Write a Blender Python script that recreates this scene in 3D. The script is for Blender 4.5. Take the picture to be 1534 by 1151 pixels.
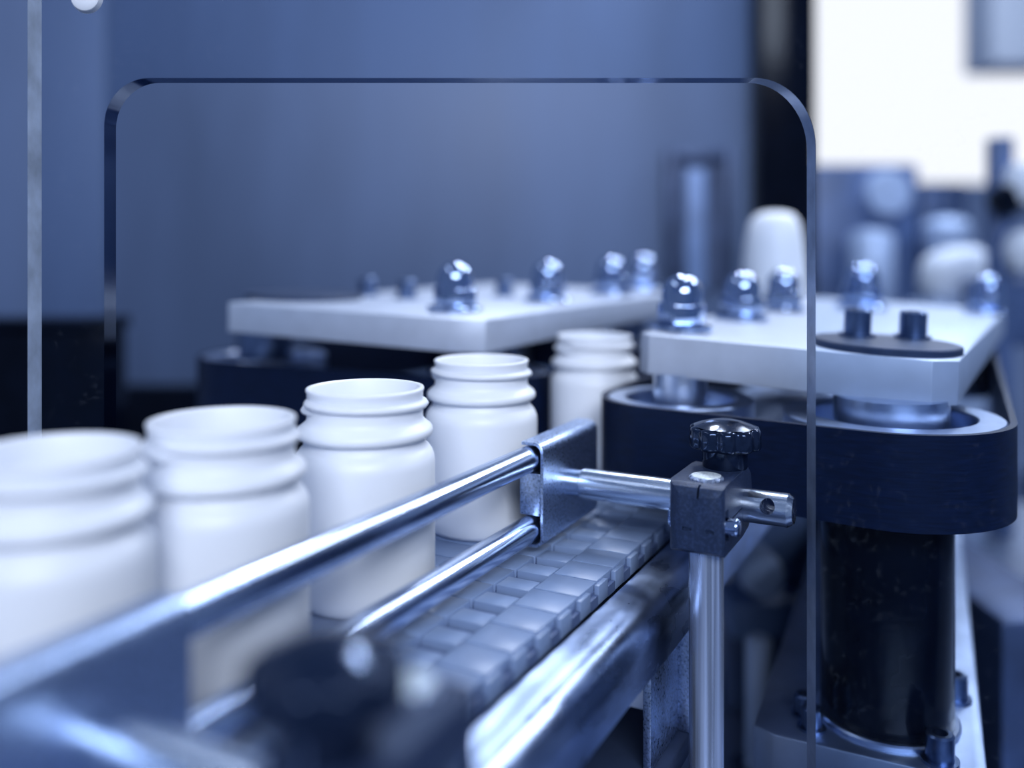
import bpy, bmesh, math, random
from mathutils import Vector, Matrix
random.seed(7)
sc = bpy.context.scene
C = sc.collection
for o in list(bpy.data.objects):
    bpy.data.objects.remove(o)

# ---------------------------------------------------------------- camera, world, lights, exposure
ZC = 1250.0                      # camera height above the floor, mm
F_PX = 1350.0                    # focal length in pixels of the 1534 px wide frame
cam = bpy.data.cameras.new('camera')
cam.sensor_fit = 'HORIZONTAL'; cam.sensor_width = 36.0
cam.lens = F_PX / 1534.0 * 36.0
cam.shift_y = -(575.5 - 370.0) / 1534.0
cam.clip_start = 0.01; cam.clip_end = 60
cam.dof.use_dof = True
cam.dof.focus_distance = 0.415
cam.dof.aperture_fstop = cam.lens / 13.0
co = bpy.data.objects.new('camera', cam); C.objects.link(co)
co.location = (0, 0, ZC / 1000); co.rotation_euler = (math.pi / 2, 0, 0)
sc.camera = co

w = bpy.data.worlds.new('hall_ambient'); sc.world = w; w.use_nodes = True
bg = w.node_tree.nodes['Background']
bg.inputs['Color'].default_value = (0.40, 0.57, 0.98, 1); bg.inputs['Strength'].default_value = 0.34

def area(name, loc, target, size, power, col=(0.82, 0.88, 1.0), shape='RECTANGLE', size_y=None):
    l = bpy.data.lights.new(name, 'AREA'); l.energy = power; l.color = col
    l.shape = shape; l.size = size; l.size_y = size_y or size
    o = bpy.data.objects.new(name, l); C.objects.link(o); o.location = loc
    d = Vector(target) - Vector(loc); o.rotation_euler = d.to_track_quat('-Z', 'Y').to_euler()
    return o
# ceiling lamps of the hall, and one added fill lamp behind the camera
bat = area('ceiling_or_fill_lamp', (0.84, 1.50, 2.60), (0.84, 1.50, 1.0), 0.30, 21, size_y=1.9)
bat.rotation_euler = (0, 0, -math.atan2(0.4672, 0.8842))        # a long batten over the conveyor line
area('ceiling_or_fill_lamp', (0.15, 1.95, 2.70), (0.0, 0.5, 1.15), 0.16, 8, size_y=0.16)
area('ceiling_or_fill_lamp', (1.70, 1.00, 2.70), (0.1, 0.5, 1.15), 0.16, 8, size_y=0.16)
area('ceiling_or_fill_lamp', (1.75, 2.20, 2.60), (0.1, 0.5, 1.15), 0.16, 8, size_y=0.16)
area('ceiling_or_fill_lamp', (-0.9, 0.45, 2.60), (0.0, 0.5, 1.15), 1.2, 2.5, size_y=0.16)
area('ceiling_or_fill_lamp', (0.35, -2.60, 3.00), (0.0, 0.6, 1.10), 2.2, 118, size_y=1.0)  # added fill behind the camera, brightens the fronts of bottles and plates
area('ceiling_or_fill_lamp', (1.15, 1.95, 2.30), (0.1, 0.6, 1.15), 0.10, 3, size_y=0.10)
area('ceiling_or_fill_lamp', (0.20, 1.30, 2.40), (0.1, 0.6, 1.15), 0.10, 3, size_y=0.10)

sc.view_settings.view_transform = 'Standard'; sc.view_settings.look = 'None'
sc.view_settings.gamma = 1.0; sc.view_settings.use_curve_mapping = False
sc.view_settings.exposure = 0.0
sc.cycles.use_denoising = True
sc.cycles.max_bounces = 8; sc.cycles.transparent_max_bounces = 12
sc.cycles.caustics_reflective = False; sc.cycles.caustics_refractive = False
sc.cycles.sample_clamp_indirect = 6

# ---------------------------------------------------------------- materials
def nodes_of(name):
    m = bpy.data.materials.new(name); m.use_nodes = True
    nt = m.node_tree; return m, nt, nt.nodes['Principled BSDF']

def noise_ramp(nt, scale, c0, c1, stretch=(1, 1, 1), detail=4, lo=0.3, hi=0.7, coord='Object'):
    tc = nt.nodes.new('ShaderNodeTexCoord'); mp = nt.nodes.new('ShaderNodeMapping')
    mp.inputs['Scale'].default_value = stretch
    n = nt.nodes.new('ShaderNodeTexNoise'); n.inputs['Scale'].default_value = scale; n.inputs['Detail'].default_value = detail
    r = nt.nodes.new('ShaderNodeValToRGB')
    r.color_ramp.elements[0].position = lo; r.color_ramp.elements[1].position = hi
    r.color_ramp.elements[0].color = (*c0, 1); r.color_ramp.elements[1].color = (*c1, 1)
    nt.links.new(tc.outputs[coord], mp.inputs['Vector']); nt.links.new(mp.outputs['Vector'], n.inputs['Vector'])
    nt.links.new(n.outputs['Fac'], r.inputs['Fac'])
    return r, n

def mat(name, base, metallic=0.0, rough=0.5, var=0.15, scale=40, stretch=(1, 1, 1), rvar=0.0, bump=0.0, bscale=200,
        bstretch=(1, 1, 1), tint=None, coat=0.0, sss=0.0, lo=0.3, hi=0.7, spec=0.5):
    m, nt, p = nodes_of(name)
    c0 = tuple(max(0, b * (1 - var)) for b in base); c1 = tuple(min(1, b * (1 + var)) for b in base)
    r, n = noise_ramp(nt, scale, c0, c1, stretch, lo=lo, hi=hi)
    nt.links.new(r.outputs['Color'], p.inputs['Base Color'])
    p.inputs['Metallic'].default_value = metallic; p.inputs['Roughness'].default_value = rough
    p.inputs['Specular IOR Level'].default_value = spec
    if rvar:
        mr = nt.nodes.new('ShaderNodeMapRange')
        mr.inputs['From Min'].default_value = lo; mr.inputs['From Max'].default_value = hi
        mr.inputs['To Min'].default_value = max(0.02, rough - rvar); mr.inputs['To Max'].default_value = rough + rvar
        nt.links.new(n.outputs['Fac'], mr.inputs['Value']); nt.links.new(mr.outputs['Result'], p.inputs['Roughness'])
    if bump:
        _, nb = noise_ramp(nt, bscale, c0, c1, bstretch)
        b = nt.nodes.new('ShaderNodeBump'); b.inputs['Strength'].default_value = bump; b.inputs['Distance'].default_value = 0.0004
        nt.links.new(nb.outputs['Fac'], b.inputs['Height']); nt.links.new(b.outputs['Normal'], p.inputs['Normal'])
    if tint: p.inputs['Specular Tint'].default_value = (*tint, 1)
    if coat: p.inputs['Coat Weight'].default_value = coat; p.inputs['Coat Roughness'].default_value = 0.15
    if sss:
        p.inputs['Subsurface Weight'].default_value = sss; p.inputs['Subsurface Radius'].default_value = (0.004, 0.004, 0.004)
        p.inputs['Subsurface Scale'].default_value = 1.0
    return m

M = {}
M['white_plastic'] = mat('white_plastic', (0.83, 0.87, 0.95), 0, 0.38, 0.02, 30, sss=0.2, spec=0.4)
M['steel_rail'] = mat('polished_steel', (0.50, 0.60, 0.80), 1, 0.20, 0.22, 55, (1, 0.25, 1), rvar=0.05, bump=0.06, bscale=500)
M['steel_rod'] = mat('turned_steel', (0.56, 0.65, 0.82), 1, 0.24, 0.28, 420, (0.06, 1, 1), rvar=0.08, bump=0.10, bscale=900, bstretch=(0.05, 1, 1))
M['steel_post'] = mat('drawn_steel', (0.46, 0.55, 0.74), 0.75, 0.30, 0.35, 420, (1, 1, 0.01), rvar=0.08, lo=0.4, hi=0.6, bump=0.6, bscale=520, bstretch=(1, 1, 0.008))
M['steel_sheet'] = mat('pressed_sheet_steel', (0.40, 0.50, 0.70), 1, 0.34, 0.35, 900, rvar=0.1, bump=0.10, bscale=1500)
M['steel_frame'] = mat('stained_sheet_steel', (0.38, 0.48, 0.70), 1, 0.31, 0.45, 42, (1, 0.5, 1), rvar=0.10, bump=0.05, bscale=700)
M['plate_alu'] = mat('anodised_aluminium', (0.53, 0.59, 0.71), 0.40, 0.48, 0.05, 60, bump=0.05, bscale=1400)
M['deck_alu'] = mat('dull_cast_aluminium', (0.36, 0.43, 0.57), 1, 0.42, 0.15, 30)
M['lit_outer_edge'] = mat('lit_frosted_edge', (0.5, 0.57, 0.70), 0, 0.5, 0.3, 60)  # frosted outer edge, coloured pale for the light it catches
M['lit_edge'] = mat('lit_cut_edge', (0.34, 0.42, 0.58), 0.3, 0.22, 0.2, 80)  # paler colour paints the light caught by the right cut edge
M['sawn_steel'] = mat('sawn_bright_steel', (0.72, 0.80, 0.92), 0.6, 0.5, 0.25, 900)
M['pale_paint'] = mat('pale_paint', (0.50, 0.64, 0.95), 0, 0.5, 0.08, 12)
M['grey_paint'] = mat('grey_blue_paint', (0.17, 0.27, 0.52), 0, 0.5, 0.2, 12)
M['chrome'] = mat('chrome', (0.37, 0.47, 0.69), 1, 0.08, 0.04, 50)
M['black_oxide'] = mat('dark_steel_screw', (0.16, 0.22, 0.36), 1, 0.30, 0.2, 100)
M['black_rubber'] = mat('black_rubber_belt', (0.002, 0.0058, 0.024), 0, 0.5, 0.5, 90, (1, 1, 12), tint=(0.5, 0.66, 1.0), bump=0.10, bscale=300, bstretch=(0.2, 0.2, 6), spec=0.35)
M['pulley'] = mat('machined_pulley', (0.55, 0.64, 0.82), 1, 0.30, 0.08, 120)
M['dark_cap'] = mat('dark_disc', (0.035, 0.055, 0.11), 0.4, 0.42, 0.15, 90)
M['black_paint'] = mat('black_paint', (0.0015, 0.003, 0.009), 0, 0.16, 0.3, 60, spec=0.12)
M['black_plastic'] = mat('glossy_black_plastic', (0.004, 0.008, 0.022), 0, 0.13, 0.3, 300, tint=(0.45, 0.62, 1.0), spec=0.7)
M['clamp'] = mat('grained_dark_plastic', (0.020, 0.034, 0.082), 0, 0.42, 0.35, 700, bump=0.45, bscale=1300, lo=0.45, hi=0.75, tint=(0.55, 0.7, 1.0))
M['belt_link'] = mat('blue_grey_acetal', (0.20, 0.28, 0.46), 0, 0.38, 0.10, 60)
M['belt_base'] = mat('dark_blue_acetal', (0.08, 0.12, 0.24), 0, 0.45, 0.2, 120)  # darker tone of the base slab below the tiles and edge notches
M['dark_steel'] = mat('dark_blue_steel', (0.045, 0.07, 0.145), 0.5, 0.45, 0.25, 25)
M['brushed_panel'] = mat('brushed_enclosure_steel', (0.086, 0.132, 0.25), 0.15, 0.52, 0.26, 3.2, (1.5, 1, 0.4), rvar=0.06, lo=0.25, hi=0.75)
M['floor'] = mat('floor_screed', (0.05, 0.075, 0.15), 0, 0.45, 0.2, 5)
M['wall'] = mat('hall_plaster', (0.40, 0.48, 0.66), 0, 0.8, 0.06, 5)
M['mid_blue'] = mat('blue_grey_enamel', (0.07, 0.115, 0.25), 0, 0.40, 0.35, 9)
M['light_blue'] = mat('pale_enamel', (0.46, 0.56, 0.76), 0.2, 0.40, 0.10, 12)

def emission(name, col, s):
    m, nt, p = nodes_of(name)
    nt.nodes.remove(p); e = nt.nodes.new('ShaderNodeEmission'); e.inputs['Color'].default_value = (*col, 1)
    e.inputs['Strength'].default_value = s; nt.links.new(e.outputs[0], nt.nodes['Material Output'].inputs[0]); return m
M['daylight'] = emission('daylight_pane', (1.0, 0.95, 0.93), 1.3)

def acrylic(name):
    m, nt, p = nodes_of(name); L = nt.links.new
    tr = nt.nodes.new('ShaderNodeBsdfTransparent'); tr.inputs['Color'].default_value = (0.86, 0.90, 0.95, 1)
    gl = nt.nodes.new('ShaderNodeBsdfGlossy'); gl.inputs['Roughness'].default_value = 0.03; gl.inputs['Color'].default_value = (0.45, 0.65, 1, 1)
    fr = nt.nodes.new('ShaderNodeFresnel'); fr.inputs['IOR'].default_value = 1.13
    mx = nt.nodes.new('ShaderNodeMixShader'); L(fr.outputs[0], mx.inputs[0]); L(tr.outputs[0], mx.inputs[1]); L(gl.outputs[0], mx.inputs[2])
    df = nt.nodes.new('ShaderNodeBsdfDiffuse'); df.inputs['Color'].default_value = (0.55, 0.64, 0.82, 1)
    r, n = noise_ramp(nt, 260, (0.001,) * 3, (0.05,) * 3, lo=0.60, hi=0.86, detail=6)
    r2, n2 = noise_ramp(nt, 14, (0.15,) * 3, (1,) * 3, lo=0.35, hi=0.75)
    mul = nt.nodes.new('ShaderNodeMath'); mul.operation = 'MULTIPLY'; L(r.outputs[0], mul.inputs[0]); L(r2.outputs[0], mul.inputs[1])
    m2 = nt.nodes.new('ShaderNodeMixShader'); L(mul.outputs[0], m2.inputs[0]); L(mx.outputs[0], m2.inputs[1]); L(df.outputs[0], m2.inputs[2])
    L(m2.outputs[0], nt.nodes['Material Output'].inputs[0]); return m
M['acrylic'] = acrylic('dusty_acrylic')

def acrylic_edge(name):
    m, nt, p = nodes_of(name); L = nt.links.new
    tr = nt.nodes.new('ShaderNodeBsdfTransparent'); tr.inputs['Color'].default_value = (0.05, 0.08, 0.16, 1)
    gl = nt.nodes.new('ShaderNodeBsdfGlossy'); gl.inputs['Roughness'].default_value = 0.10; gl.inputs['Color'].default_value = (0.75, 0.84, 1, 1)
    fr = nt.nodes.new('ShaderNodeFresnel'); fr.inputs['IOR'].default_value = 1.5
    mx = nt.nodes.new('ShaderNodeMixShader'); L(fr.outputs[0], mx.inputs[0]); L(tr.outputs[0], mx.inputs[1]); L(gl.outputs[0], mx.inputs[2])
    L(mx.outputs[0], nt.nodes['Material Output'].inputs[0]); return m
M['acrylic_edge'] = acrylic_edge('polished_acrylic_edge')

# ---------------------------------------------------------------- mesh helpers (all shapes in millimetres)
AL = math.atan2(0.4672, 0.8842)          # the conveyor runs 27.9 degrees to the right of the camera's view
SN, CS = math.sin(AL), math.cos(AL)

def xyz(p, frame):
    """conveyor frame: (offset right of the bottle line, distance along it, height over camera level); hall frame: (x, depth, height)."""
    o, t, z = p
    if frame == 'conv':
        return Vector((-16.4 + CS * o + SN * t, 482 - SN * o + CS * t, z + ZC)) / 1000
    return Vector((o, t, z + ZC)) / 1000

BASE = {}
def thing(name, label, cat, base, frame='conv', group=None):
    e = bpy.data.objects.new(name, None); C.objects.link(e)
    e.empty_display_size = 0.02
    e.location = xyz(base, frame)
    if frame == 'conv': e.rotation_euler.z = -AL
    e['label'] = label; e['category'] = cat
    if group: e['group'] = group
    BASE[e.name] = Vector(base)
    return e

def to_mesh(name, bm, mats, sharp=0.6):
    bmesh.ops.recalc_face_normals(bm, faces=bm.faces[:])
    for f in bm.faces: f.smooth = True
    for e in bm.edges:
        if len(e.link_faces) == 2 and e.calc_face_angle(0) > sharp: e.smooth = False
    bmesh.ops.scale(bm, vec=(0.001,) * 3, verts=bm.verts[:])
    me = bpy.data.meshes.new(name); bm.to_mesh(me); bm.free()
    for m in (mats if isinstance(mats, (list, tuple)) else [mats]): me.materials.append(M[m])
    return me

def part(name, bm, mats, parent, loc=None, rot=(0, 0, 0), sharp=0.6, root=None):
    """bm in absolute frame coordinates when loc is None, else local around loc (absolute frame coordinates)."""
    r = root or parent
    b = BASE[r.name] if r.name in BASE else Vector((0, 0, 0))
    if loc is None:
        bmesh.ops.translate(bm, vec=-b, verts=bm.verts[:]); l = Vector((0, 0, 0))
    else:
        l = Vector(loc) - b
    me = to_mesh(name, bm, mats, sharp)
    o = bpy.data.objects.new(name, me); C.objects.link(o); o.parent = parent
    o.location = l / 1000; o.rotation_euler = rot
    return o

def part_mesh(name, me, parent, loc, rot=(0, 0, 0), root=None):
    r = root or parent
    b = BASE[r.name] if r.name in BASE else Vector((0, 0, 0))
    o = bpy.data.objects.new(name, me); C.objects.link(o); o.parent = parent
    o.location = (Vector(loc) - b) / 1000; o.rotation_euler = rot
    return o

def single(name, bm, mats, label, cat, base, frame='conv', group=None, kind=None, sharp=0.6):
    bmesh.ops.translate(bm, vec=-Vector(base), verts=bm.verts[:])
    o = bpy.data.objects.new(name, to_mesh(name, bm, mats, sharp)); C.objects.link(o)
    o.location = xyz(base, frame)
    if frame == 'conv': o.rotation_euler.z = -AL
    if kind: o['kind'] = kind
    o['label'] = label
    if cat: o['category'] = cat
    if group: o['group'] = group
    return o

def bevel(bm, off, seg=2, ang=0.5):
    es = [e for e in bm.edges if len(e.link_faces) == 2 and e.calc_face_angle(0) > ang]
    if es: bmesh.ops.bevel(bm, geom=es, offset=off, segments=seg, affect='EDGES', profile=0.5, clamp_overlap=True)

def box(x0, x1, y0, y1, z0, z1, bev=0.0, bm=None, mi=0, seg=2):
    b = bmesh.new()
    bmesh.ops.create_cube(b, size=1)
    for v in b.verts:
        v.co = Vector(((x0 + x1) / 2 + v.co.x * (x1 - x0), (y0 + y1) / 2 + v.co.y * (y1 - y0), (z0 + z1) / 2 + v.co.z * (z1 - z0)))
    if bev: bevel(b, bev, seg)
    return join(bm, b, mi)

def join(bm, b, mi=0):
    for f in b.faces: f.material_index = mi
    if bm is None: return b
    tmp = bpy.data.meshes.new('tmp'); b.to_mesh(tmp); b.free(); bm.from_mesh(tmp); bpy.data.meshes.remove(tmp)
    return bm

def prism(poly, a, b_, axis='z', bev=0.0, bm=None, mi=0, seg=2):
    """polygon extruded between a and b_ along an axis; the polygon's two coordinates are the other axes in x, y, z order."""
    b = bmesh.new()
    def v3(p, h):
        return {'z': (p[0], p[1], h), 'y': (p[0], h, p[1]), 'x': (h, p[0], p[1])}[axis]
    v0 = [b.verts.new(v3(p, a)) for p in poly]; v1 = [b.verts.new(v3(p, b_)) for p in poly]
    n = len(poly)
    b.faces.new(v0); b.faces.new(v1[::-1])
    for i in range(n): b.faces.new((v0[i], v0[(i + 1) % n], v1[(i + 1) % n], v1[i]))
    bmesh.ops.recalc_face_normals(b, faces=b.faces[:])
    if bev: bevel(b, bev, seg)
    return join(bm, b, mi)

def lathe(prof, c=(0, 0, 0), seg=48, axis='z', bm=None, mi=0, rfun=None):
    """profile of (radius, height) turned about an axis through c; r = 0 at an end closes it."""
    b = bmesh.new(); rings = []
    def P(r, h, a):
        x, y = r * math.cos(a), r * math.sin(a)
        q = {'z': (x, y, h), 'y': (x, h, y), 'x': (h, x, y)}[axis]
        return Vector(q) + Vector(c)
    for r, h in prof:
        if r < 1e-6: rings.append([b.verts.new(P(0, h, 0))])
        else: rings.append([b.verts.new(P(r * (rfun(2 * math.pi * k / seg) if rfun else 1), h, 2 * math.pi * k / seg)) for k in range(seg)])
    for i in range(len(rings) - 1):
        A, B = rings[i], rings[i + 1]
        for k in range(seg):
            k2 = (k + 1) % seg
            if len(A) == 1 and len(B) == 1: continue
            if len(A) == 1: b.faces.new((A[0], B[k], B[k2]))
            elif len(B) == 1: b.faces.new((A[k], A[k2], B[0]))
            else: b.faces.new((A[k], A[k2], B[k2], B[k]))
    return join(bm, b, mi)

def cut(bm, cutters):
    """boolean difference, baked into the mesh."""
    me = bpy.data.meshes.new('tmp'); bm.to_mesh(me); bm.free()
    o = bpy.data.objects.new('tmp', me); C.objects.link(o)
    cs = []
    for cb in cutters:
        bmesh.ops.recalc_face_normals(cb, faces=cb.faces[:])
        cm = bpy.data.meshes.new('tmpc'); cb.to_mesh(cm); cb.free()
        k = bpy.data.objects.new('tmpc', cm); C.objects.link(k); cs.append(k)
        md = o.modifiers.new('b', 'BOOLEAN'); md.operation = 'DIFFERENCE'; md.object = k; md.solver = 'EXACT'
    bpy.context.view_layer.update()
    dg = bpy.context.evaluated_depsgraph_get()
    ev = bpy.data.meshes.new_from_object(o.evaluated_get(dg))
    out = bmesh.new(); out.from_mesh(ev)
    bpy.data.objects.remove(o)
    for k in cs: bpy.data.objects.remove(k)
    return out

def arc(cx, cy, r, a0, a1, n=10):
    return [(cx + r * math.cos(math.radians(a0 + (a1 - a0) * i / n)), cy + r * math.sin(math.radians(a0 + (a1 - a0) * i / n))) for i in range(n + 1)]

def hull(circles, grow=0.0, n=64):
    pts = sorted(set((round(x + (r + grow) * math.cos(2 * math.pi * k / n), 4), round(y + (r + grow) * math.sin(2 * math.pi * k / n), 4))
                     for x, y, r in circles for k in range(n)))
    def half(ps):
        h = []
        for p in ps:
            while len(h) > 1 and (h[-1][0] - h[-2][0]) * (p[1] - h[-2][1]) - (h[-1][1] - h[-2][1]) * (p[0] - h[-2][0]) <= 1e-9: h.pop()
            h.append(p)
        return h
    a, b = half(pts), half(pts[::-1])
    return a[:-1] + b[:-1]

def ring_band(inner, outer, z0, z1):
    """closed band between two rings of points of equal count."""
    b = bmesh.new(); n = len(inner)
    I0 = [b.verts.new((x, y, z0)) for x, y in inner]; I1 = [b.verts.new((x, y, z1)) for x, y in inner]
    O0 = [b.verts.new((x, y, z0)) for x, y in outer]; O1 = [b.verts.new((x, y, z1)) for x, y in outer]
    for i in range(n):
        j = (i + 1) % n
        b.faces.new((O0[i], O0[j], O1[j], O1[i])); b.faces.new((I0[j], I0[i], I1[i], I1[j]))
        b.faces.new((O1[i], O1[j], I1[j], I1[i])); b.faces.new((O0[j], O0[i], I0[i], I0[j]))
    return b

def band_from(circles, th, z0, z1):
    # offset the hull outward along its own normals so both rings keep the same count
    h = hull(circles); n = len(h); out = []
    for i in range(n):
        a, b, c = Vector(h[i - 1]), Vector(h[i]), Vector(h[(i + 1) % n])
        d = ((b - a).normalized() + (c - b).normalized()).normalized()
        out.append((b.x + d.y * th, b.y - d.x * th))
    return ring_band(h, out, z0, z1)

def struct(name, bm, m, label, base, frame='hall'):
    return single(name, bm, m, label, None, base, frame, kind='structure')

# ================================================================ THE SETTING
TABLE = -420.0
struct('floor', box(-3500, 5200, -1500, 6000, -1260, -1250), 'floor', 'dark blue floor of the production hall', (850, 2250, -1255))
# far hall wall to the right with a bright window
wall = cut(box(500, 4600, 5000, 5100, -1250, 2000), [box(1330, 3700, 4950, 5150, 330, 1700)])
struct('wall_back', wall, 'wall', 'pale blue far wall of the hall around the bright window', (2550, 5050, -1250))
win = bpy.data.objects.new('window_1', None); C.objects.link(win); win.location = xyz((2500, 5050, 330), 'hall')
win['kind'] = 'structure'; win['label'] = 'overexposed white daylight window in the far wall'
BASE[win.name] = Vector((2500, 5050, 330))
part('pane', box(1330, 3700, 5040, 5046, 330, 1700), 'daylight', win)
fr = box(1330, 1360, 5000, 5040, 330, 1700); box(3670, 3700, 5000, 5040, 330, 1700, bm=fr); box(1330, 3700, 5000, 5040, 330, 352, bm=fr); box(1330, 3700, 5000, 5040, 1678, 1700, bm=fr)
part('window_frame', fr, 'light_blue', win)

# ================================================================ LARGE MACHINE BODY
tb = thing('machine_table', 'dark steel machine table carrying the conveyor and columns', 'table', (100, 900, TABLE - 830), 'hall')
part('table_top', box(-620, 900, 130, 1480, TABLE - 20, TABLE, 2), 'deck_alu', tb)
part('skirt', box(-580, 860, 170, 1440, TABLE - 780, TABLE - 20, 2), 'dark_steel', tb)
for lx in (-560, 840):
    for ly in (190, 1420):
        part('foot', lathe([(0, 0), (26, 0), (26, 8), (14, 14), (14, 50), (0, 50)], (lx, ly, TABLE - 830), 20), 'black_oxide', tb)

en = thing('enclosure_panel', 'large brushed steel enclosure wall behind the grippers', 'panel', (-300, 1500, TABLE), 'hall')
for i, (a, b) in enumerate(((-1100, -678), (-675, 396))):
    part('sheet', box(a, b, 1500, 1506, TABLE, 455, 1.5), 'brushed_panel', en)
part('dark_bottom_strip', box(-1100, 396, 1470, 1500, TABLE, -228, 2), 'black_paint', en)  # black strip that darkens the foot of the steel wall
hd = thing('hatch_frame', 'upright blue-grey hatch frame on the brushed steel wall', 'frame', (310, 1490, -70), 'hall')
f = bmesh.new()
box(254, 268, 1478, 1498, -70, 160, 1.5, f); box(352, 366, 1478, 1498, -70, 160, 1.5, f); box(268, 352, 1478, 1498, 142, 160, 1.5, f)
part('frame', f, 'dark_steel', hd)
part('inset_panel', box(268, 352, 1492, 1498, -70, 142), 'dark_steel', hd)
part('bar', box(284, 316, 1470, 1492, -70, 128, 3), 'grey_paint', hd)
pl = thing('machine_pillar', 'black square pillar at the right end of the steel wall', 'pillar', (442, 1480, TABLE), 'hall')
part('shaft', box(398, 486, 1440, 1520, TABLE + 8, 900, 3), 'black_paint', pl)
part('base_plate', box(385, 500, 1430, 1530, TABLE, TABLE + 8, 1), 'dark_steel', pl)
cb = thing('dark_reflection_block', 'added dark block imitating the dark reflection in the clear guard at far left', 'cabinet', (-576, 1030, TABLE), 'hall')
part('body', box(-700, -452, 1000, 1060, TABLE, -94, 4), 'black_paint', cb)  # added block, stands in for the dark reflection in the guard
part('lid', box(-706, -450, 994, 1066, -94, -80, 3), 'black_paint', cb)

# ================================================================ CONVEYOR
cf = thing('bottle_conveyor', 'rounded stainless steel conveyor frame beside the moving belt', 'conveyor', (0, 0, TABLE))
prof = [(90, -157.5), (99, -157.8)] + arc(100, -171.5, 12.8, 88, 2, 8) + [(112.8, -184), (110.5, -185.5), (90, -185.5)]
part('side_rail', prism(prof, -360, 640, 'y'), 'steel_frame', cf)
profl = [(-a * 0.93, z) for a, z in prof][::-1]
part('side_rail', prism(profl, -360, 640, 'y'), 'steel_frame', cf)
part('bed', box(-83.5, 90, -350, 630, -176, -170), 'dark_steel', cf)
for t in (-290, -32, 570):
    lg = bmesh.new(); box(102, 106, t, t + 40, -236, -185.5, 0.6, lg); box(100, 112, t + 40, t + 44, -236, -185.5, 0.6, lg)
    part('leg_bracket', lg, 'steel_sheet', cf)
    box_ = bmesh.new(); box(-96, 112, t - 44, t + 52, -246, -236, 1.2, box_); part('foot_plate', box_, 'dark_steel', cf)
    lg2 = box(-96, -92, t, t + 40, -236, -185.5, 0.6); part('leg_bracket', lg2, 'steel_sheet', cf)
    for oo in (-86, 84):
        part('leg', box(oo - 14, oo + 14, t - 10, t + 20, TABLE, -246, 2), 'dark_steel', cf)

bt = thing('conveyor_belt', 'blue-grey modular plastic conveyor belt under the bottles', 'belt', (0, 0, -158))
lk = bmesh.new()
box(-83, 86, -9.0, 9.0, -9, -3.2, 0, lk, 1)
box(-46, 46.6, -9.6, 9.6, -6, 0, 0.5, lk, 0)
for s in (1, -1):
    a, b = sorted((47.4 * s, 63.4 * s)); box(a, b, -9.6, 2.2, -6, -0.3, 0.5, lk, 0)
    a, b = sorted((64.2 * s, (85.4 if s > 0 else 82) * s)); box(a, b, -5.6, 13.6, -6, 0, 0.5, lk, 0)
    a, b = sorted(((85.6 if s > 0 else 82) * s, (88 if s > 0 else 83) * s)); box(a, b, -9.4, 1.5, -9, -0.6, 0.4, lk, 0); box(a, b, 1.5, 10, -9, -4.5, 0, lk, 1)
lk_me = to_mesh('belt_link', lk, ['belt_link', 'belt_base'])
for i in range(47):
    part_mesh('belt_link', lk_me, bt, (0, -320 + 20.0 * i, -149))

# ================================================================ BOTTLES
def bottle_meshes():
    body = [(0, 1.5), (22, 1.5), (26.5, 0), (28.6, 0.8), (29.7, 3), (29.9, 8), (29.9, 57)] + \
        [(21.9 + 8.0 * math.cos(math.radians(a)), 57 + 9.0 * math.sin(math.radians(a))) for a in (15, 30, 45, 58)] + [(26.0, 66.0), (25.6, 67.2)]
    neck = [(25.6, 67.2), (25.8, 68.0), (28.3, 68.6), (28.9, 69.4), (28.9, 71.2), (28.2, 72.4), (26.0, 74.2), (24.9, 75.4), (24.7, 77), (24.7, 87.0),
            (25.2, 88.0), (25.0, 88.8), (24.2, 89.0), (23.2, 88.8), (22.8, 88.0), (22.6, 70), (24.5, 60), (28.2, 52), (28.2, 8), (0, 3.5)]
    bb = lathe(body, seg=64); nn = lathe(neck, seg=64)
    # helical thread
    th = bmesh.new(); rings = []
    N, T = 72, 400
    for k in range(N + 1):
        a = math.radians(-200 + T * k / N); z = 83.6 - 3.6 * (k / N) * T / 360
        g = min(1, k / 5, (N - k) / 5)
        ring = []
        for j in range(8):
            q = 2 * math.pi * j / 8; r = 24.3 + 2.9 * g * max(0.0, math.cos(q)) - 0.6 * (math.cos(q) < 0); zz = z + 1.9 * math.sin(q) * (0.4 + 0.6 * g)
            ring.append(th.verts.new((r * math.cos(a), r * math.sin(a), zz)))
        rings.append(ring)
    for A, B in zip(rings, rings[1:]):
        for j in range(8): th.faces.new((A[j], A[(j + 1) % 8], B[(j + 1) % 8], B[j]))
    return to_mesh('body', bb, 'white_plastic', 1.2), to_mesh('neck', nn, 'white_plastic', 1.2), to_mesh('thread', th, 'white_plastic', 2)
B_BODY, B_NECK, B_THREAD = bottle_meshes()
def bottle(x, d, label, rz):
    e = thing('plastic_bottle', label, 'bottle', (x, d, -149), 'hall', 'open white bottles on the conveyor')
    part_mesh('body', B_BODY, e, (x, d, -149)); n = part_mesh('neck', B_NECK, e, (x, d, -149))
    t = bpy.data.objects.new('thread', B_THREAD); C.objects.link(t); t.parent = n; t.rotation_euler.z = rz
bottle(-137, 268, 'nearest white open bottle, cut off by the left picture edge', 0.3)
bottle(-101.5, 316, 'second nearest white open bottle, behind the nearest one at far left', 1.1)
bottle(-63, 387, 'middle white open bottle, third nearest in the row', 0.4)
bottle(-16.4, 482, 'white open bottle just left of the steel rail bracket', 0.0)
bottle(56, 614, 'farthest white open bottle, entering between the two gripper belts', 0.8)

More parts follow.
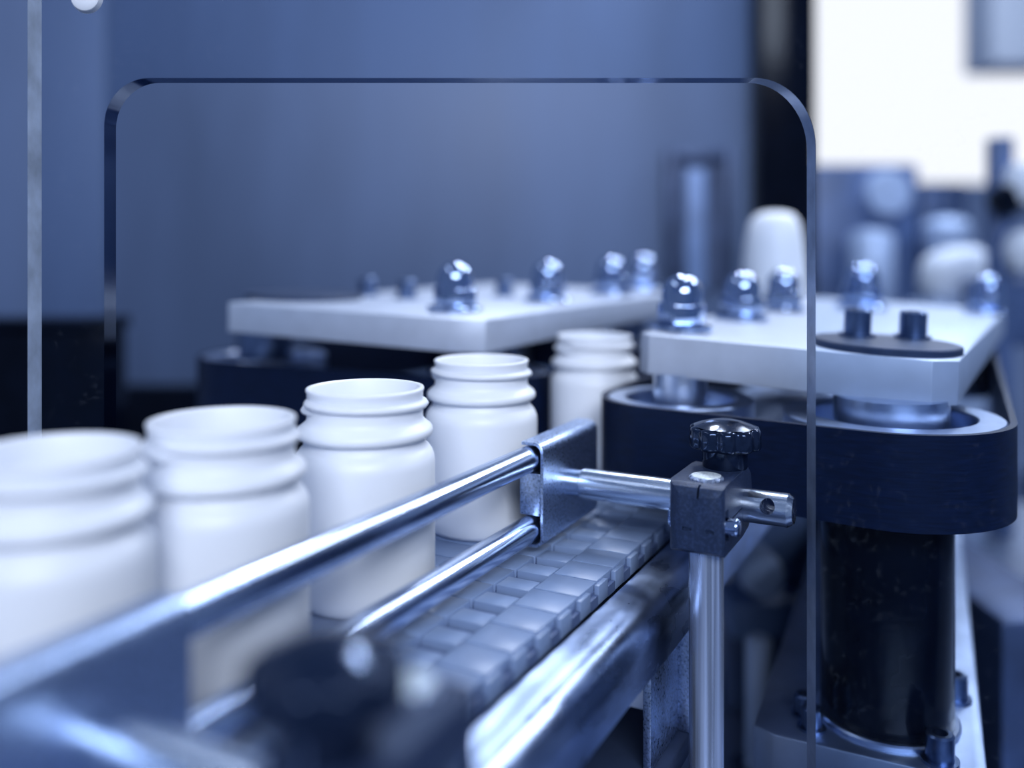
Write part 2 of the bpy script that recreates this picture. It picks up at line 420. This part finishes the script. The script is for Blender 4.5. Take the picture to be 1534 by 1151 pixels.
# ================================================================ GUIDE RAIL, RODS, CLAMPS, POSTS
gr = thing('guide_rail', 'pair of polished steel guide rods held by folded brackets beside the bottles', 'guide rail', (42, -40, -146))
def rod_mesh(axis, r, a, b, c, ch=0.8, seg=40):
    return lathe([(0, a), (r - ch, a), (r, a + ch), (r, b - ch), (r - ch, b), (0, b)], c, seg, axis)
T1 = 39.0                        # far end of the rods, inside the farther bracket
def rail_bracket(t0, t1):
    # folded C channel: web at o = 48.8..50.8, flanges to the left
    ext = [(39.0, -94.6), (45.5, -94.6)] + arc(45.6, -99.8, 5.2, 90, 0, 6) + [(50.8, -101)] + [(50.8, -139.5)] + arc(45.8, -140.3, 5.0, 0, -90, 6) + [(42, -145.3)]
    inn = [(42, -143.9)] + arc(45.8, -140.3, 3.4, -90, 0, 6) + [(49.2, -101)] + arc(45.6, -99.8, 3.6, 0, 90, 6) + [(39.0, -96.2)]
    return part('rail_bracket', prism(ext + inn, t0, t1, 'y', 0.25, seg=1), 'steel_sheet', gr)
part('guide_rod', rod_mesh('y', 6.4, -420, T1 - 1, (42.3, 0, -103.0)), 'steel_rail', gr)
part('guide_rod', rod_mesh('y', 6.4, -420, T1 - 1, (42.3, 0, -137.2)), 'steel_rail', gr)
for t0, t1 in ((-29, 39), (-313, -245)):
    br = rail_bracket(t0, t1)
    sp = box(37.2, 48.6, t0 + 1.5, t0 + 32, -130.5, -109.8, 0.8)
    o = part('clamp_block', sp, 'steel_sheet', br, root=gr)

def cross_rod(t, z, o1, label):
    e = thing('cross_rod', label, 'rod', (50.8, t, z), group='cross rods of the guide rail')
    bm = lathe([(0, 50.8), (6.6, 50.8), (6.6, 58.0), (7.0, 58.0), (7.6, 58.6), (7.6, o1 - 2.4), (5.9, o1), (0, o1)], (0, t, z), 48, 'x')
    bm = cut(bm, [lathe([(0, -12), (3.4, -12), (3.4, -4), (3.4, 30), (0, 30)], (o1 - 10.5, t - 6, z + 2.4), 24, 'y')])
    part('rod', bm, 'steel_rod', e)
    return e
cross_rod(2, -119.8, 162, 'turned steel cross rod with a drilled end, in focus at picture centre')
cross_rod(-273, -119.0, 131, 'blurred steel cross rod at the lower left picture edge')

def post(o, t, top, label):
    e = thing('support_post', label, 'post', (o, t, TABLE), group='support posts of the guide rail')
    part('post', rod_mesh('z', 7.6, TABLE + 6, top, (o, t, 0), 0.7, 48), 'steel_post', e)
    part('end_face', lathe([(0, top - 0.2), (6.6, top - 0.2), (6.4, top + 0.25), (0, top + 0.25)], (o, t, 0), 32), 'sawn_steel', e)
    part('foot', lathe([(0, 0), (20, 0), (20, 5), (9, 6), (0, 6)], (o, t, TABLE), 32), 'black_oxide', e)
post(129, -24.4, -101.6, 'sharp upright steel post carrying the clamp, right of the conveyor frame')
post(121, -246, -100.6, 'blurred steel post in the nearest clamp, bottom of the picture')

# clamp local axes: x along the cross rod, y away from the post towards the rod, z up; origin at post axis, rod height
CZ = -119.8
def clamp_meshes():
    # footprint: rounded front around the post, straight sides, back around the rod
    body = prism([(-13.2, -9)] + [(-13.2, 12)] + [(-11.5, 15.4), (-8, 16.8), (27, 16.8), (33, 16.2), (38, 12.5), (40.4, 5), (40.4, -2), (38.6, -8.2), (33.5, -11.8), (22, -13.4), (-10, -13.4), (-12.6, -11.6)],
                 -14.4, 11.0, 'x')
    def corner(sx, x, r):      # what a round upright edge takes away at the front
        cx_, cy_ = x - sx * r, -13.2 + r
        a = [(cx_ + sx * r * math.sin(math.radians(q)), cy_ - r * math.cos(math.radians(q))) for q in range(0, 91, 10)]
        return prism(a + [(x + sx * 3, cy_), (x + sx * 3, -17), (cx_, -17)], -30, 30, 'z')
    body = cut(body, [corner(-1, -14.4, 8.5), corner(1, 11.0, 4.0)])
    bevel(body, 1.3, 3, 0.7)
    cutters = [box(4, 20, -9.0, -3.4, -8.0, 6.0), box(-6.8, -2.8, -16, -12.2, -3.0, -1.6), box(3.6, 7.2, -16, -12.2, -3.0, -1.6),
               box(-0.5, 0.5, -16, -9, 11, 20), box(9, 20, -3.2, 20, -0.25, 0.45)]
    body = cut(body, cutters)
    bolt = lathe([(0, 0)] + [(3.6 + 0.4 * (i % 2), i * 0.6) for i in range(18)] + [(3.2, 11.4), (0, 11.4)], (5, -6.2, -0.8), 24, 'x')
    head = lathe([(0, -15.6), (4.6, -15.6), (5.2, -15.0), (5.2, -13.1), (0, -13.1)], (0, -1.6, -0.8), 24, 'x')
    def lobes(a): return 1 - 0.11 * (0.5 - 0.5 * math.cos(10 * a)) ** 2.2
    kn = lathe([(0, 26.4), (11.6, 26.4), (15.6, 25.8), (16.6, 26.4), (16.9, 27.4), (16.7, 34.0), (16.0, 35.2), (14.4, 35.9)], (1.5, 27, 0), 120, rfun=lobes)
    lathe([(14.4, 35.9), (11, 37.2), (7, 38.4), (3, 38.9), (0, 39.0)], (1.5, 27, 0), 120, bm=kn)
    bmesh.ops.remove_doubles(kn, verts=kn.verts[:], dist=0.01)
    nk = lathe([(0, 16.6), (10.0, 16.6), (10.4, 17.2), (10.4, 26.6), (0, 26.6)], (1.5, 27, 0), 48)
    return (to_mesh('body', body, 'clamp', 0.5), to_mesh('bolt', bolt, 'chrome', 1.2), to_mesh('bolt_head', head, 'chrome'),
            to_mesh('knob', kn, 'black_plastic', 0.9), to_mesh('knob_neck', nk, 'black_plastic'))
CL = clamp_meshes()
def clamp(o, t, z, flip, label):
    e = thing('rod_clamp', label, 'clamp', (o, t, z - 13.4), group='cross clamps on the support posts')
    if flip: e.rotation_euler.z = -AL + math.pi
    for nm, me in zip(('body', 'bolt', 'bolt_head', 'knob'), (CL[0], CL[1], CL[2], CL[3])):
        p = bpy.data.objects.new(nm, me); C.objects.link(p); p.parent = e; p.location = (0, 0, 0.0134)
        if nm == 'knob':
            k = bpy.data.objects.new('knob_neck', CL[4]); C.objects.link(k); k.parent = p
clamp(129, -25, CZ, False, 'sharp dark plastic cross clamp with black star knob at picture centre')
clamp(121, -246, -119.0, True, 'blurred black cross clamp with star knob at the bottom picture edge')

# ================================================================ GRIPPERS
def nut_meshes():
    hexp = [(15.4 * math.cos(math.radians(60 * k)), 15.4 * math.sin(math.radians(60 * k))) for k in range(6)]
    hx = prism(hexp, 3.4, 16.5, 'z', 1.2, seg=2)
    dm = lathe([(12.9, 15.8), (12.9, 21.5)] + [(12.9 * math.cos(math.radians(a)), 21.5 + 13.4 * math.sin(math.radians(a))) for a in range(10, 90, 10)] + [(0, 34.9)], seg=40)
    ws = lathe([(0, 0), (18.6, 0), (19.2, 0.6), (19.2, 2.6), (18.4, 3.4), (0, 3.4)], seg=40)
    return to_mesh('acorn_nut', hx, 'chrome', 0.9), to_mesh('dome', dm, 'chrome', 1.2), to_mesh('washer', ws, 'chrome')
NUT = nut_meshes()
def screw_mesh(r, h):
    return to_mesh('cap_screw', lathe([(0, 0), (r * 1.35, 0), (r * 1.35, 1.6), (r, 1.6), (r, h - 1), (r - 1, h), (r * 0.56, h), (r * 0.56, h * 0.45), (0, h * 0.45)], seg=28), 'black_oxide')
SCREW = screw_mesh(7.6, 15.5)
SCREW_S = screw_mesh(6.6, 14)

def gripper(side, label, z0, o0, slope, plate_poly, th, pulleys, belt_z, disc, nuts, screws):
    cx = sum(p[0] for p in pulleys) / len(pulleys); cy = sum(p[1] for p in pulleys) / len(pulleys)
    e = thing('belt_gripper', label, 'gripper', (cx, cy, belt_z[0]), group='side belt grippers')
    zt = lambda o: z0 - slope * (o - o0)
    tilt = math.atan(slope)
    b = prism([(p[0] - o0, p[1]) for p in plate_poly], -th, 0, 'z', 0.5, seg=2)
    pt = part('top_plate', b, 'plate_alu', e, loc=(o0, 0, z0), rot=(0, tilt, 0))
    bz0, bz1 = belt_z
    part('drive_belt', band_from([p[:3] for p in pulleys], 3.2, bz0, bz1), 'black_rubber', e, sharp=0.9)
    # the filler bar between the pulleys
    for i, (o, t, r, hole, sh) in enumerate(pulleys):
        q = lathe([(0, bz0 + 1), (r - 0.4, bz0 + 1), (r - 0.4, bz1 - 1.4), (r - 1.5, bz1 - 0.4), (hole + 1, bz1 - 0.4), (hole, bz1 - 1.4), (hole, bz1 - 20), (sh + 6, bz1 - 20), (sh + 6, bz1 - 14), (0, bz1 - 14)], (o, t, 0), 72)
        pu = part('pulley', q, 'pulley', e)
        top = zt(o) - th + 1
        s = lathe([(0, bz1 - 14), (sh, bz1 - 14), (sh, top), (0, top)], (o, t, 0), 36)
        lathe([(sh, bz1 - 4), (sh + 2.6, bz1 - 4), (sh + 2.6, top), (sh, top)], (o, t, 0), 36, bm=s)
        part('shaft', s, 'pulley' if side == 'right' else 'black_oxide', pu, root=e)
    do, dt, dr = disc
    part('bearing_cap', lathe([(0, 0), (dr, 0), (dr, 3.2), (dr - 0.8, 4), (0, 4)], seg=72), 'dark_cap', e, loc=(do, dt, zt(do)), rot=(0, tilt, 0))
    for o, t, k, rz in nuts:
        n = part_mesh('acorn_nut', NUT[0], e, (o, t, zt(o)), (0, tilt, rz)); n.scale = (k, k, k)
        for nm, me in (('dome', NUT[1]), ('washer', NUT[2])):
            c = bpy.data.objects.new(nm, me); C.objects.link(c); c.parent = n
    for o, t, dz in screws:
        part_mesh('cap_screw', SCREW, e, (o, t, zt(o) + dz), (0, tilt, 0))
    return e

def ot(px, d):
    """conveyor coordinates of the point at picture column px and depth d"""
    x = (px - 767) / F_PX * d + 16.4; y = d - 482
    return (CS * x - SN * y, SN * x + CS * y)

gripper('right', 'right belt gripper, pale plate over black belt, in front of the bright window', -51.0, 57.0, 0.043,
        [(57, 92), (64.5, 84.5), (215, 84.5), (227, 95), (254, 550), (57, 550)], 23.0,
        [(79, 98, 43, 32, 13), (194, 98, 55.5, 41, 26), (79, 500, 43, 30, 13), (190, 500, 52, 38, 16)], (-134, -88),
        (*ot(1326, 505), 39.5),
        [(*ot(1020, 560), 1.0, 0.5), (*ot(1110, 650), 1.0, 0.2), (*ot(1173, 740), 1.0, 0.9), (*ot(1290, 800), 1.15, 0.1), (*ot(1478, 800), 1.0, 0.3)],
        [(*ot(1284, 528), 4.0), (*ot(1367, 528), 4.0)])
gripper('left', 'left belt gripper, pale plate over black belt, before the steel wall', -46.0, -40.0, 0.0236,
        [(-40, 76), (-60, 66), (-251, 67), (-254, 70), (-254, 470), (-40, 470)], 21.0,
        [(-77, 142, 44, 32, 14), (-286, 142, 50, 36, 20), (-77, 430, 44, 30, 13), (-240, 430, 46, 34, 16)], (-134, -88),
        (*ot(456, 725), 46.0),
        [(*ot(681, 628), 1.0, 0.35), (*ot(820, 740), 1.0, 0.7), (*ot(915, 850), 1.05, 0.2), (*ot(962, 940), 1.1, 0.5)],
        [(*ot(550, 770), 0.0), (*ot(609, 745), 0.0), (*ot(755, 800), 0.0)])
cap = thing('tapered_cap', 'white tapered plastic cap standing at the far end of the right gripper', 'cap', (*ot(1160, 930), -51))
o_, t_ = ot(1160, 930)
part('shell', lathe([(0, 0), (33, 0), (33.5, 3), (32, 30), (29, 58), (25, 76), (19, 84), (10, 87), (0, 87.5)], (o_, t_, -50.6), 40), 'white_plastic', cap, sharp=2)
part('rim', lathe([(32, 0), (35, 0), (35.4, 2), (35, 5), (32, 5)], (o_, t_, -50.6), 40), 'white_plastic', cap)

# ================================================================ MOTOR COLUMN AND ITS DECK
dk = thing('column_deck', 'pale thick metal deck plate under the black column at lower right', 'deck', (205, 470, TABLE), 'hall')
DZ = -249.0
deck_poly = [(126, 470), (134, 460), (216, 419), (224, 424), (560, 1150), (430, 1150)]
part('deck_plate', prism(deck_poly, DZ - 30, DZ, 'z', 1.2), 'deck_alu', dk)
part('stand', prism([(150, 480), (215, 446), (420, 900), (350, 930)], TABLE, DZ - 30, 'z', 2), 'dark_steel', dk)
SB = screw_mesh(6.8, 13)
for px, d, s in ((1408, 436, 1.0), (1430, 496, 1.0), (1216, 466, 0.8), (1205, 480, 0.8)):
    q = part_mesh('cap_screw', SCREW_S, dk, ((px - 767) / F_PX * d, d, DZ)); q.scale = (s, s, s)
mc = thing('motor_column', 'glossy black cylindrical column under the right gripper belt', 'column', (0, 0, 0), 'hall')
cxo = xyz((194, 98, 0), 'conv') * 1000
mc.location = xyz((cxo.x, cxo.y, DZ), 'hall'); BASE[mc.name] = Vector((cxo.x, cxo.y, DZ))
part('tube', lathe([(0, DZ + 3), (32.6, DZ + 3), (33, DZ + 3.6), (33, -135), (0, -135)], (cxo.x - 2.5, cxo.y, 0), 72), 'black_paint', mc)
part('flange', lathe([(0, DZ), (36, DZ), (36, DZ + 2.2), (35, DZ + 3), (0, DZ + 3)], (cxo.x - 2.5, cxo.y, 0), 72), 'pulley', mc)

# ================================================================ CLEAR GUARD
GY0, GY1 = 400.0, 412.0
gd = thing('safety_guard', 'clear acrylic guard with rounded arch cut-out around the bottle lane', 'guard', (60, 406, TABLE), 'hall')
XL, XR, ZT = -181.0, 134.8, 75.0
poly = [(-215, TABLE), (-215, 330), (420, 330), (420, TABLE), (XR, TABLE)]
poly += [(XR - 27 + 27 * math.cos(math.radians(a)), ZT - 31 + 31 * math.sin(math.radians(a))) for a in range(0, 91, 6)]
poly += [(XL + 20 + 20 * math.cos(math.radians(a)), ZT - 21 + 21 * math.sin(math.radians(a))) for a in range(90, 181, 6)]
poly += [(XL, TABLE)]
g = prism(poly, GY0, GY1, 'y')
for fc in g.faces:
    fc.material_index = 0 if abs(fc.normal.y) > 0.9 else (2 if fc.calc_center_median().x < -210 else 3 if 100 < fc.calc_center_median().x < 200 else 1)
part('pane', g, ['acrylic', 'acrylic_edge', 'lit_outer_edge', 'lit_edge'], gd)
sx, sz = (131 - 767) / F_PX * 400, (370 + 3) / F_PX * 400
part('screw_cap', lathe([(0, GY0 - 4), (4, GY0 - 3.8), (6.2, GY0 - 2.6), (7, GY0), (0, GY0)], (sx, 0, sz), 32, 'y'), 'white_plastic', gd)

# ================================================================ BLURRED HALL BEHIND
def at(px, py, d): return ((px - 767) / F_PX * d, d, (370 - py) / F_PX * d)
def hbox(px0, px1, py0, py1, d, depth, bev=4, bm=None):
    x0, _, z1 = at(px0, py0, d); x1, _, z0 = at(px1, py1, d)
    return box(x0, x1, d, d + depth, z0, z1, bev, bm)
bm_ = thing('packing_machine', 'blurred dark blue machine housing below the bright window', 'machine', (at(1300, 0, 2000)[0], 2100, -1250), 'hall')
part('housing', hbox(1190, 1378, 246, 700, 2000, 400, 12), 'mid_blue', bm_)
part('side_box', hbox(1380, 1450, 274, 640, 2000, 260, 10), 'dark_steel', bm_)
part('base', box(at(1190, 0, 2000)[0], at(1450, 0, 2000)[0], 2010, 2250, -1250, at(0, 690, 2000)[2], 8), 'dark_steel', bm_)
x, d, z = at(1305, 350, 1900)
part('feed_roll', lathe([(0, -160), (42, -160), (46, -150), (46, -10), (38, 4), (0, 10)], (x, d, z), 32), 'light_blue', bm_)
x, d, z = at(1418, 352, 1900)
part('motor', lathe([(0, -40), (40, -40), (48, -20), (48, 20), (36, 34), (0, 40)], (x, d, z), 32), 'light_blue', bm_)
x, d, z = at(1330, 290, 1985)
part('gauge', lathe([(0, -14), (46, -12), (52, 0), (52, 20), (0, 20)], (x, d, z), 32, 'y'), 'light_blue', bm_)
sk = thing('white_sack', 'blurred plump white sack beside the blue machine', 'sack', (at(1432, 0, 1500)[0], 1500, at(0, 455, 1500)[2]), 'hall')
x, d, z = at(1432, 412, 1500)
b = bmesh.new(); bmesh.ops.create_uvsphere(b, u_segments=32, v_segments=20, radius=1)
for v in b.verts:
    c = v.co; k = lambda q, e: math.copysign(abs(q) ** e, q)
    v.co = Vector((x + 56 * k(c.x, 0.7) * (1 - 0.12 * c.z), d + 45 * k(c.y, 0.7), z + 47 * k(c.z, 0.72) + 4 * math.sin(3 * c.x)))
part('bag', b, 'white_plastic', sk, sharp=3)
b = box(x - 60, x + 70, d - 55, d + 60, TABLE, z - 46, 4)
shf = single('sack_stand', b, 'light_blue', 'pale stand carrying the plump white sack', 'stand', (x, d, TABLE), 'hall')
rb = thing('valve_rack', 'blurred dark rack with pale valves at the right picture edge', 'rack', (at(1520, 0, 1300)[0], 1300, TABLE), 'hall')
part('upright', hbox(1492, 1520, 205, 805, 1300, 30, 3), 'mid_blue', rb)
x, d, z = at(1508, 300, 1290); part('valve', lathe([(0, -22), (20, -20), (24, 0), (20, 18), (0, 20)], (x, d, z), 24, 'y'), 'black_paint', rb)
for py in (275, 375):
    x, d, z = at(1540, py, 1285); part('valve', lathe([(0, -30), (26, -28), (34, 0), (26, 26), (0, 30)], (x, d, z), 24), 'white_plastic', rb)
part('manifold', hbox(1470, 1560, 420, 520, 1310, 60, 6), 'mid_blue', rb)
single('pale_wall_strip', hbox(1488, 1640, -80, 96, 3000, 200, 10), 'white_plastic', 'added pale box standing in for a strip of wall in the upper right picture corner', 'wall strip', at(1560, 96, 3100), 'hall')  # added pale box in place of a bare strip of wall
lgp = thing('pipe_column', 'pale round pipe behind the steel post, lower centre right', 'pipe', (at(1137, 0, 720)[0], 720, TABLE), 'hall')
x, d, z = at(1137, 960, 720)
part('pipe', lathe([(0, TABLE + 6), (11, TABLE + 6), (11, z), (8, z + 3), (0, z + 3)], (x, d, 0), 32), 'pale_paint', lgp)
part('flange', lathe([(0, TABLE), (22, TABLE), (22, TABLE + 6), (0, TABLE + 6)], (x, d, 0), 32), 'dark_steel', lgp)
dr = thing('drive_box', 'blurred blue-grey drive box under the right gripper', 'box', (at(1150, 0, 850)[0], 850, TABLE), 'hall')
part('housing', hbox(1096, 1212, 905, 960, 800, 60, 4), 'grey_paint', dr)
x, d, z = at(1138, 858, 800); part('motor', lathe([(0, -16), (18, -14), (20, 0), (18, 40), (0, 42)], (x, d, z), 28, 'y'), 'pale_paint', dr)
x0 = at(1096, 0, 800)[0]; x1 = at(1212, 0, 800)[0]
part('stand', box(x0, x1, 815, 850, TABLE, at(0, 950, 800)[2], 3), 'mid_blue', dr)
part('back_plate', hbox(1096, 1212, 760, 960, 862, 12, 2), 'grey_paint', dr)
gp = single('floor_cabinet', hbox(1500, 1640, 930, 1400, 700, 300, 6), 'dark_steel', 'blurred dark cabinet at the lower right picture corner', 'cabinet', at(1570, 1400, 850), 'hall')
